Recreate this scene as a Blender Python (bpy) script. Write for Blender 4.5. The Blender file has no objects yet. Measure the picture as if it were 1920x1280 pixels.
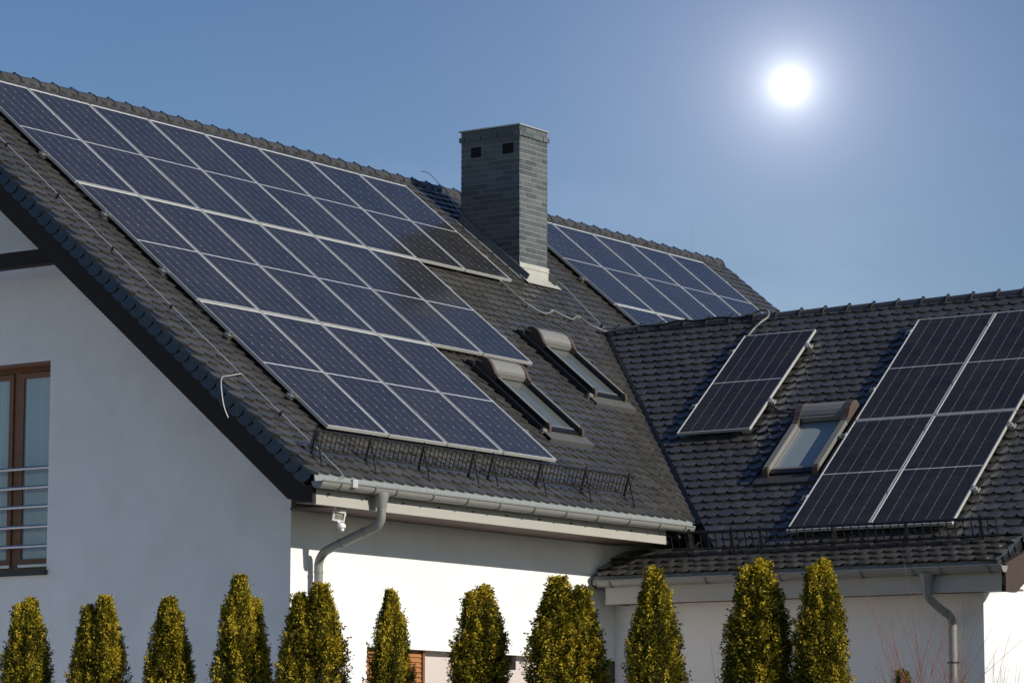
import bpy, math, random
from mathutils import Matrix, Vector, Euler, noise
R = math.radians
rnd = random.Random(7)
scene = bpy.context.scene

# ------------------------------------------------------------------ camera
YAW, PITCH, ROLL, FPX = 34.4386, 7.8553, 0.051, 5904.28
CAMZ = 1.6
cy, sy, cp, sp = math.cos(R(YAW)), math.sin(R(YAW)), math.cos(R(PITCH)), math.sin(R(PITCH))
FW = Vector((cp*cy, cp*sy, sp)); RT0 = Vector((sy, -cy, 0)); UP0 = RT0.cross(FW)
RT = math.cos(R(ROLL))*RT0 + math.sin(R(ROLL))*UP0
UP = -math.sin(R(ROLL))*RT0 + math.cos(R(ROLL))*UP0
cam_d = bpy.data.cameras.new('camera'); cam = bpy.data.objects.new('camera', cam_d)
scene.collection.objects.link(cam)
cam_d.sensor_width = 36; cam_d.lens = 36*FPX/1920
cam_d.clip_start = .1; cam_d.clip_end = 3000
cam.matrix_world = Matrix(((RT.x, UP.x, -FW.x, 0), (RT.y, UP.y, -FW.y, 0), (RT.z, UP.z, -FW.z, CAMZ), (0, 0, 0, 1)))
scene.camera = cam

# ------------------------------------------------------------------ sky and sun
SUN_EL, SUN_AZ = 24.0, -86.5          # azimuth counted from +X
SKY_STRENGTH = 0.083
SUN_STRENGTH = 4.5
w = bpy.data.worlds.new('World'); scene.world = w; w.use_nodes = True
nt = w.node_tree; nt.nodes.clear()
out = nt.nodes.new('ShaderNodeOutputWorld'); bg = nt.nodes.new('ShaderNodeBackground')
sky = nt.nodes.new('ShaderNodeTexSky'); sky.sky_type = 'NISHITA'; sky.sun_disc = False
sky.sun_elevation = R(SUN_EL); sky.sun_rotation = R(90 - SUN_AZ)
sky.air_density = 1.0; sky.dust_density = 0.15; sky.ozone_density = 2.0; sky.altitude = 300
hs = nt.nodes.new('ShaderNodeHueSaturation'); hs.inputs['Saturation'].default_value = 1.22; hs.inputs['Hue'].default_value = .512
nt.links.new(sky.outputs[0], hs.inputs['Color'])
# the bright disc that stands in the sky and its aureole
tc = nt.nodes.new('ShaderNodeTexCoord')
DS = Vector((math.cos(R(12.46))*math.cos(R(29.3)), math.cos(R(12.46))*math.sin(R(29.3)), math.sin(R(12.46))))
vn = nt.nodes.new('ShaderNodeVectorMath'); vn.operation = 'NORMALIZE'; nt.links.new(tc.outputs['Generated'], vn.inputs[0])
vd = nt.nodes.new('ShaderNodeVectorMath'); vd.operation = 'DISTANCE'; vd.inputs[1].default_value = DS
nt.links.new(vn.outputs[0], vd.inputs[0])
def mth(op, a, b=None):
    n = nt.nodes.new('ShaderNodeMath'); n.operation = op
    for i, v in enumerate((a, b)):
        if v is None: continue
        if isinstance(v, (int, float)): n.inputs[i].default_value = v
        else: nt.links.new(v, n.inputs[i])
    return n.outputs[0]
def falloff(amp, scale, power):
    q = mth('POWER', mth('DIVIDE', vd.outputs['Value'], scale), power)
    return mth('MULTIPLY', mth('POWER', 2.71828, mth('MULTIPLY', q, -1.0)), amp)
core = falloff(16.0, .0030, 1.0); halo = falloff(11.0, .0085, 1.0); wide = falloff(3.1, .058, 1.0)
def tint(v, c):
    n = nt.nodes.new('ShaderNodeVectorMath'); n.operation = 'SCALE'; n.inputs[0].default_value = c
    nt.links.new(v, n.inputs['Scale']); return n.outputs[0]
def vadd(a, b):
    n = nt.nodes.new('ShaderNodeVectorMath'); n.operation = 'ADD'; nt.links.new(a, n.inputs[0]); nt.links.new(b, n.inputs[1]); return n.outputs[0]
glow = vadd(vadd(tint(core, (1, 1, 1)), tint(halo, (1, .98, 1))), tint(wide, (1.0, .92, 1.0)))
# faint high cloud wisps
mpw = nt.nodes.new('ShaderNodeMapping'); mpw.inputs['Scale'].default_value = (2.2, 2.2, 6.5); nt.links.new(vn.outputs[0], mpw.inputs[0])
nw = nt.nodes.new('ShaderNodeTexNoise'); nw.inputs['Scale'].default_value = 2.4; nw.inputs['Detail'].default_value = 7; nw.inputs['Roughness'].default_value = .6; nw.inputs['Distortion'].default_value = .4
nt.links.new(mpw.outputs[0], nw.inputs['Vector'])
wisp = mth('MULTIPLY', mth('MAXIMUM', mth('SUBTRACT', nw.outputs['Fac'], .5), 0.0), 3.4)
glow = vadd(glow, tint(wisp, (.9, .95, 1.0)))
sc = nt.nodes.new('ShaderNodeVectorMath'); sc.operation = 'SCALE'; sc.inputs['Scale'].default_value = 1.0
nt.links.new(glow, sc.inputs[0])
nt.links.new(vadd(hs.outputs[0], sc.outputs[0]), bg.inputs['Color'])
bg.inputs['Strength'].default_value = SKY_STRENGTH
nt.links.new(bg.outputs[0], out.inputs[0])
sd = bpy.data.lights.new('sun', 'SUN'); sd.energy = SUN_STRENGTH; sd.angle = R(.5); sd.color = (1, .94, .82)
sun = bpy.data.objects.new('sun', sd); scene.collection.objects.link(sun)
to_sun = Vector((math.cos(R(SUN_EL))*math.cos(R(SUN_AZ)), math.cos(R(SUN_EL))*math.sin(R(SUN_AZ)), math.sin(R(SUN_EL))))
sun.rotation_euler = to_sun.to_track_quat('Z', 'Y').to_euler(); sun.location = (0, -20, 30)
vs = scene.view_settings
vs.view_transform = 'Standard'; vs.look = 'None'; vs.gamma = 1; vs.exposure = 0; vs.use_curve_mapping = False

# ------------------------------------------------------------------ materials
def mat(name, col, rough=.6, metal=0, spec=.5, var=0, island=0, coat=0, coat_rough=.1, bump=0, bscale=40, detail=6, grad=None, nscale=8, stretch=None, col2=None, transl=0):
    m = bpy.data.materials.new(name); m.use_nodes = True
    t = m.node_tree; b = t.nodes['Principled BSDF']
    b.inputs['Roughness'].default_value = rough; b.inputs['Metallic'].default_value = metal
    b.inputs['Specular IOR Level'].default_value = spec
    b.inputs['Coat Weight'].default_value = coat; b.inputs['Coat Roughness'].default_value = coat_rough
    b.inputs['Base Color'].default_value = (*col, 1)
    co = t.nodes.new('ShaderNodeNewGeometry'); src = co.outputs['Position']
    if stretch:
        mp = t.nodes.new('ShaderNodeMapping'); mp.inputs['Scale'].default_value = stretch
        t.links.new(src, mp.inputs[0]); src = mp.outputs[0]
    if var or island or col2:
        n = t.nodes.new('ShaderNodeTexNoise'); n.inputs['Scale'].default_value = nscale; n.inputs['Detail'].default_value = detail
        n.inputs['Roughness'].default_value = .65
        t.links.new(src, n.inputs['Vector'])
        mx = t.nodes.new('ShaderNodeMix'); mx.data_type = 'RGBA'
        c2 = col2 if col2 else tuple(min(1, c*(1+var)) for c in col)
        c1 = col if col2 else tuple(c*(1-var) for c in col)
        mx.inputs[6].default_value = (*c1, 1); mx.inputs[7].default_value = (*c2, 1)
        fac = n.outputs['Fac']
        mr = t.nodes.new('ShaderNodeMapRange'); mr.inputs[1].default_value = .3; mr.inputs[2].default_value = .7
        t.links.new(fac, mr.inputs[0]); fac = mr.outputs[0]
        if island:
            a = t.nodes.new('ShaderNodeMath'); a.operation = 'MULTIPLY'; a.inputs[1].default_value = 1-island; t.links.new(fac, a.inputs[0])
            g = t.nodes.new('ShaderNodeNewGeometry')
            o = t.nodes.new('ShaderNodeObjectInfo')
            s = t.nodes.new('ShaderNodeMath'); s.operation = 'ADD'; t.links.new(g.outputs['Random Per Island'], s.inputs[0]); t.links.new(o.outputs['Random'], s.inputs[1])
            f = t.nodes.new('ShaderNodeMath'); f.operation = 'FRACT'; t.links.new(s.outputs[0], f.inputs[0])
            b2 = t.nodes.new('ShaderNodeMath'); b2.operation = 'MULTIPLY_ADD'; b2.inputs[1].default_value = island
            t.links.new(f.outputs[0], b2.inputs[0]); t.links.new(a.outputs[0], b2.inputs[2]); fac = b2.outputs[0]
        t.links.new(fac, mx.inputs[0]); t.links.new(mx.outputs[2], b.inputs['Base Color'])
    if bump:
        n2 = t.nodes.new('ShaderNodeTexNoise'); n2.inputs['Scale'].default_value = bscale; n2.inputs['Detail'].default_value = 5
        t.links.new(src, n2.inputs['Vector'])
        bp = t.nodes.new('ShaderNodeBump'); bp.inputs['Strength'].default_value = 1; bp.inputs['Distance'].default_value = bump
        t.links.new(n2.outputs['Fac'], bp.inputs['Height']); t.links.new(bp.outputs[0], b.inputs['Normal'])
    if transl:
        tr = t.nodes.new('ShaderNodeBsdfTranslucent'); ad = t.nodes.new('ShaderNodeMixShader'); ad.inputs[0].default_value = transl
        o = t.nodes['Material Output']
        if var or col2: t.links.new(mx.outputs[2], tr.inputs[0])
        t.links.new(b.outputs[0], ad.inputs[1]); t.links.new(tr.outputs[0], ad.inputs[2]); t.links.new(ad.outputs[0], o.inputs[0])
    return m
M_ = {}
M_['tile'] = mat('engobed_clay_tile', (.040, .039, .038), .28, col2=(.092, .086, .079), island=.55, nscale=26, bump=.0008, bscale=55, spec=.5, coat=.35, coat_rough=.16)
M_['under'] = mat('roof_underlay', (.02, .02, .02), .9)
M_['ridge'] = mat('ridge_clay', (.045, .044, .043), .3, col2=(.078, .074, .07), island=.4, nscale=16, bump=.0006)
M_['verge'] = mat('verge_clay', (.012, .014, .018), .16, col2=(.026, .029, .034), island=.5, nscale=10, bump=.0006)
M_['plaster'] = mat('white_render', (.75, .745, .73), .92, col2=(.85, .845, .83), nscale=1.6, detail=10, bump=.0028, bscale=75, spec=.15)
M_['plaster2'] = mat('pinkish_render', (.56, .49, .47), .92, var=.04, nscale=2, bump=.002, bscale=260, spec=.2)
M_['dkwood'] = mat('dark_stained_timber', (.008, .006, .006), .85, col2=(.024, .017, .014), nscale=5, stretch=(1, 9, 9), bump=.002, bscale=14)
M_['brwood'] = mat('brown_stained_timber', (.035, .020, .015), .6, col2=(.07, .042, .032), nscale=6, stretch=(2, 2, 9), bump=.001, bscale=20)
M_['soffit'] = mat('soffit_boards', (.11, .072, .05), .7, var=.2, nscale=4, stretch=(1, 12, 12))
M_['fascia'] = mat('fascia_metal', (.38, .37, .335), .45, var=.05, nscale=3, spec=.4)
M_['gutter'] = mat('coated_gutter', (.22, .22, .205), .38, var=.07, nscale=5, spec=.5)
M_['flash'] = mat('weathered_zinc', (.28, .30, .295), .45, col2=(.18, .205, .21), nscale=22, stretch=(3, 3, .3), spec=.5)
M_['valley'] = mat('dark_valley_metal', (.05, .06, .07), .35, var=.2, metal=.3)
M_['chflash'] = mat('chimney_flashing', (.42, .41, .37), .45, var=.1, nscale=5)
M_['leadside'] = mat('grey_side_flashing', (.13, .14, .145), .5, var=.15, nscale=5)
M_['brick'] = mat('grey_clinker', (.045, .054, .062), .40, col2=(.135, .148, .146), island=.6, nscale=30, bump=.0015, bscale=60)
M_['mortar'] = mat('mortar', (.29, .29, .27), .9, bump=.001, bscale=90)
M_['cap'] = mat('chimney_cap_metal', (.45, .46, .45), .4, metal=.5)
M_['black'] = mat('black_opening', (.004, .004, .004), .9)
M_['alu'] = mat('anodised_aluminium', (.72, .71, .67), .38, metal=.55, spec=.6, var=.04)
M_['alu2'] = mat('galvanised_bracket', (.55, .56, .54), .35, metal=.75, var=.1, nscale=40)
M_['back'] = mat('white_backsheet', (.62, .63, .66), .5, coat=1, coat_rough=.12)
M_['cellA'] = mat('polycrystalline_cell', (.013, .013, .014), .5, col2=(.036, .033, .029), nscale=1.7, detail=9, island=.3, coat=1, coat_rough=.12, spec=.3)
M_['cellB'] = mat('monocrystalline_cell', (.012, .010, .0095), .5, col2=(.040, .032, .027), nscale=2.6, island=.2, coat=.6, coat_rough=.2, spec=.3, detail=9)
M_['steel'] = mat('stainless_steel', (.55, .55, .56), .25, metal=.95)
M_['guard'] = mat('black_snow_guard', (.012, .012, .012), .4)
M_['wire'] = mat('zinc_wire', (.62, .62, .6), .4, metal=.5)
M_['cableg'] = mat('grey_conduit', (.16, .16, .155), .5)
M_['cableb'] = mat('black_cable', (.012, .012, .012), .45)
M_['clay'] = mat('orange_connector', (.22, .07, .04), .6)
M_['hood'] = mat('roller_shutter_hood', (.21, .207, .19), .38, spec=.5, var=.04)
M_['bronze'] = mat('brown_plastic_cap', (.085, .060, .046), .5, var=.08)
M_['rwrail'] = mat('grey_brown_rail', (.19, .185, .17), .4, spec=.5)
M_['rwblack'] = mat('black_rail_side', (.008, .009, .012), .4)
M_['frame'] = mat('brown_window_frame', (.15, .062, .028), .42, col2=(.23, .10, .046), nscale=8, stretch=(6, 6, 1))
M_['curtain'] = mat('curtain', (.80, .90, .92), .9, var=.12, nscale=1, stretch=(30, 30, .2))
M_['blind'] = mat('pale_blind', (.66, .72, .74), .8)
M_['sill'] = mat('dark_sill', (.03, .03, .035), .5)
M_['shutter'] = mat('orange_brown_shutter', (.36, .15, .05), .5, var=.12, nscale=6)
M_['whitepl'] = mat('white_plastic', (.75, .75, .73), .4)
M_['lens'] = mat('lamp_reflector', (.35, .34, .28), .25, metal=.3, coat=1)
M_['bounce_pale'] = mat('pale_bounce_slab', (.72, .70, .67), .9, var=.08, nscale=3)  # kept pale so the unseen slab throws light onto the gable wall
M_['grass'] = mat('lawn_green', (.03, .035, .014), .95, col2=(.06, .055, .028), nscale=1.5)
M_['paving'] = mat('pale_paving', (.12, .11, .10), .9, var=.1, nscale=5)
M_['bark'] = mat('bark', (.09, .06, .045), .9, var=.3, nscale=20, bump=.004)
M_['twig'] = mat('reddish_twig', (.24, .085, .07), .7, var=.3, nscale=10)
M_['leaf'] = mat('thuja_spray', (.016, .024, .005), .6, col2=(.20, .175, .012), island=.2, nscale=5, detail=3, spec=.15, transl=.12)  # near-black green end has the foliage's shade put into its colour
M_['leafsun'] = mat('thuja_sunlit_tip', (.36, .28, .018), .65, col2=(.66, .49, .045), island=.2, nscale=6, detail=3, spec=.2, transl=.2)  # sunlight on the outer growth painted in as gold
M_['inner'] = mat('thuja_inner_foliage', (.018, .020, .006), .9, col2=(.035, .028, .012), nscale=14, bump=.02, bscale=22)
def glass_mat(name, tintc, refl_rough=.015, ior=1.5, through=.75):
    m = bpy.data.materials.new(name); m.use_nodes = True; t = m.node_tree; t.nodes.clear()
    o = t.nodes.new('ShaderNodeOutputMaterial'); g = t.nodes.new('ShaderNodeBsdfGlossy'); g.inputs['Roughness'].default_value = refl_rough
    g.inputs['Color'].default_value = (.95, .97, 1, 1)
    tr = t.nodes.new('ShaderNodeBsdfTransparent'); tr.inputs[0].default_value = (*[through*c for c in tintc], 1)
    fr = t.nodes.new('ShaderNodeFresnel'); fr.inputs[0].default_value = ior
    mu = t.nodes.new('ShaderNodeMath'); mu.operation = 'MULTIPLY_ADD'; mu.inputs[1].default_value = 1.9; mu.inputs[2].default_value = .06; mu.use_clamp = True
    mx = t.nodes.new('ShaderNodeMixShader')
    t.links.new(fr.outputs[0], mu.inputs[0]); t.links.new(mu.outputs[0], mx.inputs[0]); t.links.new(tr.outputs[0], mx.inputs[1]); t.links.new(g.outputs[0], mx.inputs[2])
    t.links.new(mx.outputs[0], o.inputs[0]); return m
M_['apron'] = mat('grey_apron', (.10, .10, .095), .45, var=.1, nscale=6)
M_['glass'] = glass_mat('window_glass', (.94, .99, 1), ior=1.7, through=1.0)
M_['glass'].node_tree.nodes['Math'].inputs[2].default_value = .07; M_['glass'].node_tree.nodes['Math'].inputs[1].default_value = 1.3
M_['wglass'] = mat('glass_over_pale_blind', (.25, .30, .32), .5, coat=1, coat_rough=.02)
M_['rglass'] = mat('glass_over_shade', (.10, .115, .105), .4, coat=1, coat_rough=.02)
M_['cglass'] = mat('glass_over_curtain', (.27, .36, .39), .5, col2=(.40, .50, .52), nscale=1, stretch=(26, 26, .15), coat=1, coat_rough=.02)
M_['rod'] = mat('dull_rod', (.18, .2, .22), .6)

# ------------------------------------------------------------------ mesh helpers
I4 = Matrix.Identity(4)
class MB:
    def __init__(s, f=None): s.v = []; s.f = []; s.F = f
    def add(s, vs_, fs):
        o = len(s.v)
        s.v += [tuple(s.F @ Vector(p)) if s.F else tuple(p) for p in vs_]
        s.f += [tuple(o+i for i in q) for q in fs]
    def box(s, a0, a1, b0, b1, c0, c1):
        s.add([(a0, b0, c0), (a1, b0, c0), (a1, b1, c0), (a0, b1, c0), (a0, b0, c1), (a1, b0, c1), (a1, b1, c1), (a0, b1, c1)],
              [(0, 3, 2, 1), (4, 5, 6, 7), (0, 1, 5, 4), (1, 2, 6, 5), (2, 3, 7, 6), (3, 0, 4, 7)])
    def prism(s, pts, d):               # pts: loop of 3D points, d: extrusion
        n = len(pts); d = Vector(d); p2 = [tuple(Vector(p)+d) for p in pts]
        s.add(list(pts)+p2, [tuple(range(n))[::-1], tuple(range(n, 2*n))]+[(i, (i+1) % n, n+(i+1) % n, n+i) for i in range(n)])
    def tube(s, pts, r, seg=8, cap=True, arc=None):
        pts = [Vector(p) for p in pts]; n = len(pts)
        rs = r if isinstance(r, (list, tuple)) else [r]*n
        ref = None; vs_ = []; 
        for i, p in enumerate(pts):
            t = (pts[min(i+1, n-1)]-pts[max(i-1, 0)]).normalized()
            if ref is None: ref = t.orthogonal().normalized()
            ref = (ref - t*ref.dot(t)).normalized(); b = t.cross(ref)
            for k in range(seg):
                a = 2*math.pi*k/seg; vs_.append(tuple(p+(ref*math.cos(a)+b*math.sin(a))*rs[i]))
        fs = [(i*seg+k, i*seg+(k+1) % seg, (i+1)*seg+(k+1) % seg, (i+1)*seg+k) for i in range(n-1) for k in range(seg)]
        if cap: fs += [tuple(range(seg))[::-1], tuple((n-1)*seg+k for k in range(seg))]
        s.add(vs_, fs)
    def mesh(s, name, m, smooth=False):
        me = bpy.data.meshes.new(name); me.from_pydata(s.v, [], s.f)
        if m: me.materials.append(M_[m])
        if smooth:
            me.polygons.foreach_set('use_smooth', [True]*len(me.polygons))
            try: me.set_sharp_from_angle(angle=R(38))
            except Exception: pass
        me.update(); return me
WM = {}
def link(name, data, parent=None, M=None, **props):
    o = bpy.data.objects.new(name, data); scene.collection.objects.link(o)
    M = M or I4
    if parent: o.parent = parent; o.matrix_parent_inverse = WM[parent.name].inverted()
    o.matrix_basis = M; WM[o.name] = M.copy()
    for k, v in props.items(): o[k] = v
    return o
def obj(name, mb, m, parent=None, M=None, smooth=False, **props):
    return link(name, mb.mesh(name, m, smooth), parent, M, **props)
def thing(name, label, cat, M=None, group=None):
    o = link(name, None, None, M, label=label, category=cat)
    o.empty_display_size = .2
    if group: o['group'] = group
    return o
T = Matrix.Translation
def bez(pts, n=6):                      # Catmull-Rom through points
    P = [Vector(p) for p in pts]; P = [P[0]*2-P[1]]+P+[P[-1]*2-P[-2]]; o = []
    for i in range(1, len(P)-2):
        for k in range(n):
            t = k/n; a, b, c, d = P[i-1:i+3]
            o.append(.5*((2*b)+(c-a)*t+(2*a-5*b+4*c-d)*t*t+(3*b-a-3*c+d)*t**3))
    return o+[P[-2]]

# ------------------------------------------------------------------ roof frames (a across, w up the slope, h off the roof)
AL, BE = R(39.6389), R(39.9349)
RAY, RAZ = 25.25, 9.68                  # main ridge
RBX, RBZ = 35.06, 7.472                 # wing ridge
ca, sa, cb, sb = math.cos(AL), math.sin(AL), math.cos(BE), math.sin(BE)
FA = Matrix(((1, 0, 0, 0), (0, ca, -sa, RAY), (0, sa, ca, RAZ), (0, 0, 0, 1)))
FB = Matrix(((0, cb, -sb, RBX), (-1, 0, 0, 0), (0, sb, cb, RBZ), (0, 0, 0, 1)))
KV = 5.16                               # the wing roof flattens below this
BK = R(25.5); kx, kz = RBX-KV*cb, RBZ-KV*sb
FK = Matrix(((0, math.cos(BK), -math.sin(BK), kx), (-1, 0, 0, 0), (0, math.sin(BK), math.cos(BK), kz), (0, 0, 0, 1)))
KL = .70                                # length of the flatter strip
def A(x, v, h=0): return FA @ Vector((x, -v, h))
def B(y, v, h=0): return FB @ Vector((-y, -v, h))
AX0, AX1 = 24.24, 42.62
EV = 8.08
WY, WX = 19.8, 24.93                    # eave wall plane, gable wall plane
BWX, BWY = 31.0, 15.08                  # wing walls
BY0 = 14.72

# ------------------------------------------------------------------ ground
g = MB(); N = 40
g.add([(-1500, -1500, 0), (1500, -1500, 0), (1500, 1500, 0), (-1500, 1500, 0)], [(0, 1, 2, 3)])
obj('ground', g, 'grass', kind='structure')
g = MB(); g.box(22.6, 43.5, 12.5, 33.5, -.1, .012); obj('pavement', g, 'paving', kind='structure')
g = MB(); g.box(2.0, 22.59, 19.3, 48, -.1, .014); g.box(22.6, 24.2, 19.3, 33.5, -.08, .016); obj('bounce_slab', g, 'bounce_pale', kind='structure')  # unseen slab added as a reflector to brighten the shaded gable wall

# ------------------------------------------------------------------ house
H = thing('house', 'white rendered house with dark grey tiled main roof, lower side wing and clad chimney', 'house', T((28, 22, 0)))
zt = lambda y, d: RAZ - abs(RAY-y)*math.tan(AL) - d
# gable wall (x = WX) with window opening
W0, W1, Z0, Z1 = 23.12, 24.62, 3.775, 6.03
y1 = 2*RAY-WY
g = MB()
def wallquad(ya, za, yb, zb, yc, zc, yd, zd):
    g.prism([(WX, ya, za), (WX, yb, zb), (WX, yc, zc), (WX, yd, zd)], (.3, 0, 0))
D = .22
wallquad(WY, 0, WY, zt(WY, D), W0, zt(W0, D), W0, 0)
wallquad(W0, 0, W0, Z0, W1, Z0, W1, 0)
wallquad(W0, Z1, W0, zt(W0, D), W1, zt(W1, D), W1, Z1)
g.prism([(WX, W1, 0), (WX, W1, zt(W1, D)), (WX, RAY, zt(RAY, D)), (WX, y1, zt(y1, D)), (WX, y1, 0)], (.3, 0, 0))
obj('gable_wall', g, 'plaster', H)
# eave wall (y = WY), upper storey, with recess under it
g = MB(); RX0, RX1, RZ = 26.22, 31.6, 2.93
g.box(WX+.003, RX0, WY+.002, WY+.3, 0, RZ); g.box(WX+.003, 41.6, WY+.002, WY+.3, RZ, zt(WY, D)-.04)
g.box(RX1, 41.6, WY+.002, WY+.3, 0, RZ)
obj('eave_wall', g, 'plaster', H)
g = MB(); g.box(RX0, RX1, WY+.13, WY+.35, 0, RZ); obj('recessed_wall', g, 'plaster2', H)
g = MB(); g.box(41.3, 41.6, WY+.3, y1, 0, zt(WY, D)-.04); g.box(WX+.3, 41.6, y1-.3, y1, 0, zt(WY, D)-.04); obj('rear_wall', g, 'plaster', H)
# wing walls
g = MB(); g.box(BWX, BWX+.3, BWY+.002, WY+.002, 0, 3.86); obj('wing_wall', g, 'plaster', H)
g = MB(); bx1 = 2*RBX-BWX
g.prism([(BWX, BWY, 0), (BWX, BWY, 3.86), (RBX, BWY, RBZ-.12), (bx1, BWY, 3.86), (bx1, BWY, 0)], (0, -.003, 0))
g.prism([(BWX+.003, BWY, 0), (BWX+.003, BWY, 3.85), (RBX, BWY, RBZ-.13), (bx1, BWY, 3.85), (bx1, BWY, 0)], (0, .3, 0))
obj('wing_gable_wall', g, 'plaster', H)
g = MB(); g.box(bx1-.3, bx1, BWY+.3, WY, 0, 3.8); obj('wing_rear_wall', g, 'plaster', H)

# --- roof bodies
def valley_x(v):   # main roof: x of the valley at slope distance v
    z = RAZ-v*sa
    return RBX-(RBZ-z)/math.tan(BE) if z < RBZ else 99
def valley_y(v):   # wing roof: y of the valley
    z = RBZ-v*sb; return RAY-(RAZ-z)/math.tan(AL)
vr = (RAZ-RBZ)/sa                       # slope distance at which the wing ridge meets the main roof
g = MB(FA)
vx = valley_x(EV)
g.prism([(AX0+.03, 0, -.03), (AX0+.03, -EV, -.03), (vx, -EV, -.03), (RBX, -vr, -.03), (2*RBX-vx, -EV, -.03), (AX1-.1, -EV, -.03), (AX1-.1, 0, -.03)], (0, 0, -.1))
main_roof = obj('main_roof', g, 'under', H)
g = MB(); g.prism([(AX0+.03, RAY, RAZ-.05), (AX0+.03, 2*RAY-WY+.8, zt(WY-.8, .05)), (AX1-.1, 2*RAY-WY+.8, zt(WY-.8, .05)), (AX1-.1, RAY, RAZ-.05)], (0, 0, -.12))
obj('rear_roof', g, 'tile', H)
g = MB(FB)
yv = valley_y(KV)
g.prism([(-RAY+1.2, 0, -.03), (-valley_y(0), 0, -.03), (-yv, -KV, -.03), (-BY0, -KV, -.03), (-BY0, 0, -.03)][1:], (0, 0, -.1))
g.F = FK; g.prism([(-WY, .0, -.03), (-WY, -KL, -.03), (-BY0, -KL, -.03), (-BY0, 0, -.03)], (0, 0, -.1))
wing_roof = obj('wing_roof', g, 'under', H)
g = MB(); g.prism([(RBX, BY0, RBZ-.05), (RBX, valley_y(0)+.3, RBZ-.05), (bx1+.6, WY, RBZ-(bx1+.6-RBX)*math.tan(BE)), (bx1+.6, BY0, RBZ-(bx1+.6-RBX)*math.tan(BE))], (0, 0, -.12))
obj('wing_rear_roof', g, 'tile', H)

# --- beaver-tail tiles
TW, TE, TL, TT = .178, .1565, .36, .022
def tile_mesh_pts(wd=TW-.003, arc=.066, cut=None):
    n = 8; o = []
    for i in range(n+1):
        u = -1+2*i/n; o.append((wd/2*u, arc*(1-math.sqrt(max(0, 1-(u*.93)**2)))/(1-math.sqrt(1-.93**2))))
    return o
TP = tile_mesh_pts()
def tile_vf():
    # cambered plate: tail row, head row, lower rim
    cz = lambda x: .0045*(1-(2*x/TW)**2)-.002
    n = len(TP); tail = [(x, w_, .054-.145*w_+cz(x)) for x, w_ in TP]; head = [(x*.985, TL, .054-.145*TL+cz(x)) for x, w_ in TP]
    low = [(x*.995, w_+.002, z-TT) for x, w_, z in tail]
    f = [(i, i+1, n+i+1, n+i) for i in range(n-1)]+[(i+1, i, 2*n+i, 2*n+i+1) for i in range(n-1)]
    v = tail+head+low+[(TW/2-.0015, TL, -.02), (-TW/2+.0015, TL, -.02)]; m = 3*n
    f += [(n-1, 3*n-1, m, 2*n-1), (2*n, 0, n, m+1)]
    return v, f
TV, TF = tile_vf()
tb = MB(); tb.add(TV, TF); TILE = tb.mesh('roof_tile', 'tile')
def px_area(P, nrm):
    d = P-Vector((0, 0, CAMZ)); z = d.dot(FW); 
    X, Y = 960+FPX*d.dot(RT)/z, 640-FPX*d.dot(UP)/z
    vis = -10 < X < 1930 and -10 < Y < 1290
    return (abs(d.normalized().dot(nrm))/z**2 if vis else 0)
PW, PH, PGX, PGY, PHT = 1.038, 2.260, .018, .021, .123
QW, QH, QGX, QGY, QHT = 1.032, 2.189, .0165, .015, .130
A0x, A0v = 25.23, .454
A2x, A2v = 36.198, .431
B0a, B0v = -17.59, .608
S0a, S0v = -20.058, .625
rowsA = [(0, 8), (1, 6), (2, 4)]
def coveredA(x, v):
    for r, n in rowsA:
        if A0x < x < A0x+n*(PW+PGX) and A0v+r*(PH+PGY) < v < A0v+(r+1)*(PH+PGY): return True
    return A2x < x < A2x+5*(PW+PGX) and A2v < v < A2v+PH
RWA = [(32.38, 4.14), (30.12, 5.22)]    # roof windows on the main roof: left edge x, top v
RWB = (-18.43, 2.45)                    # roof window on the wing: a, v
RWW, RWL = .735, 1.32
def in_rw(a, v, pos, m=.02):
    return pos[0]-m < a < pos[0]+RWW+m and pos[1]-.02 < v < pos[1]+RWL+.17
def coveredB(a, v):
    if S0a < a < S0a+QW and S0v < v < S0v+QH: return True
    return B0a < a < B0a+2*(QW+QGX) and B0v < v < B0v+2*(QH+QGY)
CH = (34.33, 35.00, 23.42, 24.38)       # chimney footprint
tiles = []                              # (area, parent, frame, a, w, jitter)
nA_, nB_ = Vector((0, -sa, ca)), Vector((-sb, 0, cb))
nrows = int((EV-.05)/TE)+1
for r in range(nrows):
    v = EV+.03-r*TE
    if v < .10: break
    k = 0; x = AX0+.06+(TW/2 if r % 2 else 0)
    while x < AX1-.05:
        lim = valley_x(max(v-.02, 0))+.22
        ok = x < lim or x > 2*RBX-lim+.1
        P = A(x, v)
        if v > vr+.1 and RBX+.05 < x and x < 2*RBX-lim+.3: ok = False
        if CH[0]-.05 < x < CH[1]+.05 and CH[2]+.02 < P.y < CH[3]: ok = False
        for pos in RWA:
            if in_rw(x, v-.05, pos, .05): ok = False
        if ok: tiles.append((0 if coveredA(x, v) else px_area(P, nA_), 0, x, -v))
        x += TW
nrows = int((KV-.02)/TE)+1
for r in range(nrows):
    v = KV-.0-r*TE
    if v < .10: break
    a = -BY0-.02-(TW/2 if r % 2 else 0)
    while a > -valley_y(v)-.3:
        ok = not in_rw(a, v-.05, RWB, .05)
        if ok: tiles.append((0 if coveredB(a, v) else px_area(B(-a, v), nB_), 1, a, -v))
        a -= TW
for r in range(4):
    v = KL+.02-r*TE*1.05; a = -BY0-.02-(TW/2 if r % 2 == 0 else 0)
    while a > -WY+.0:
        tiles.append((px_area(FK @ Vector((a, -v, 0)), nB_), 2, a, -v)); a -= TW
tiles.sort(key=lambda t: -t[0])
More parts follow.
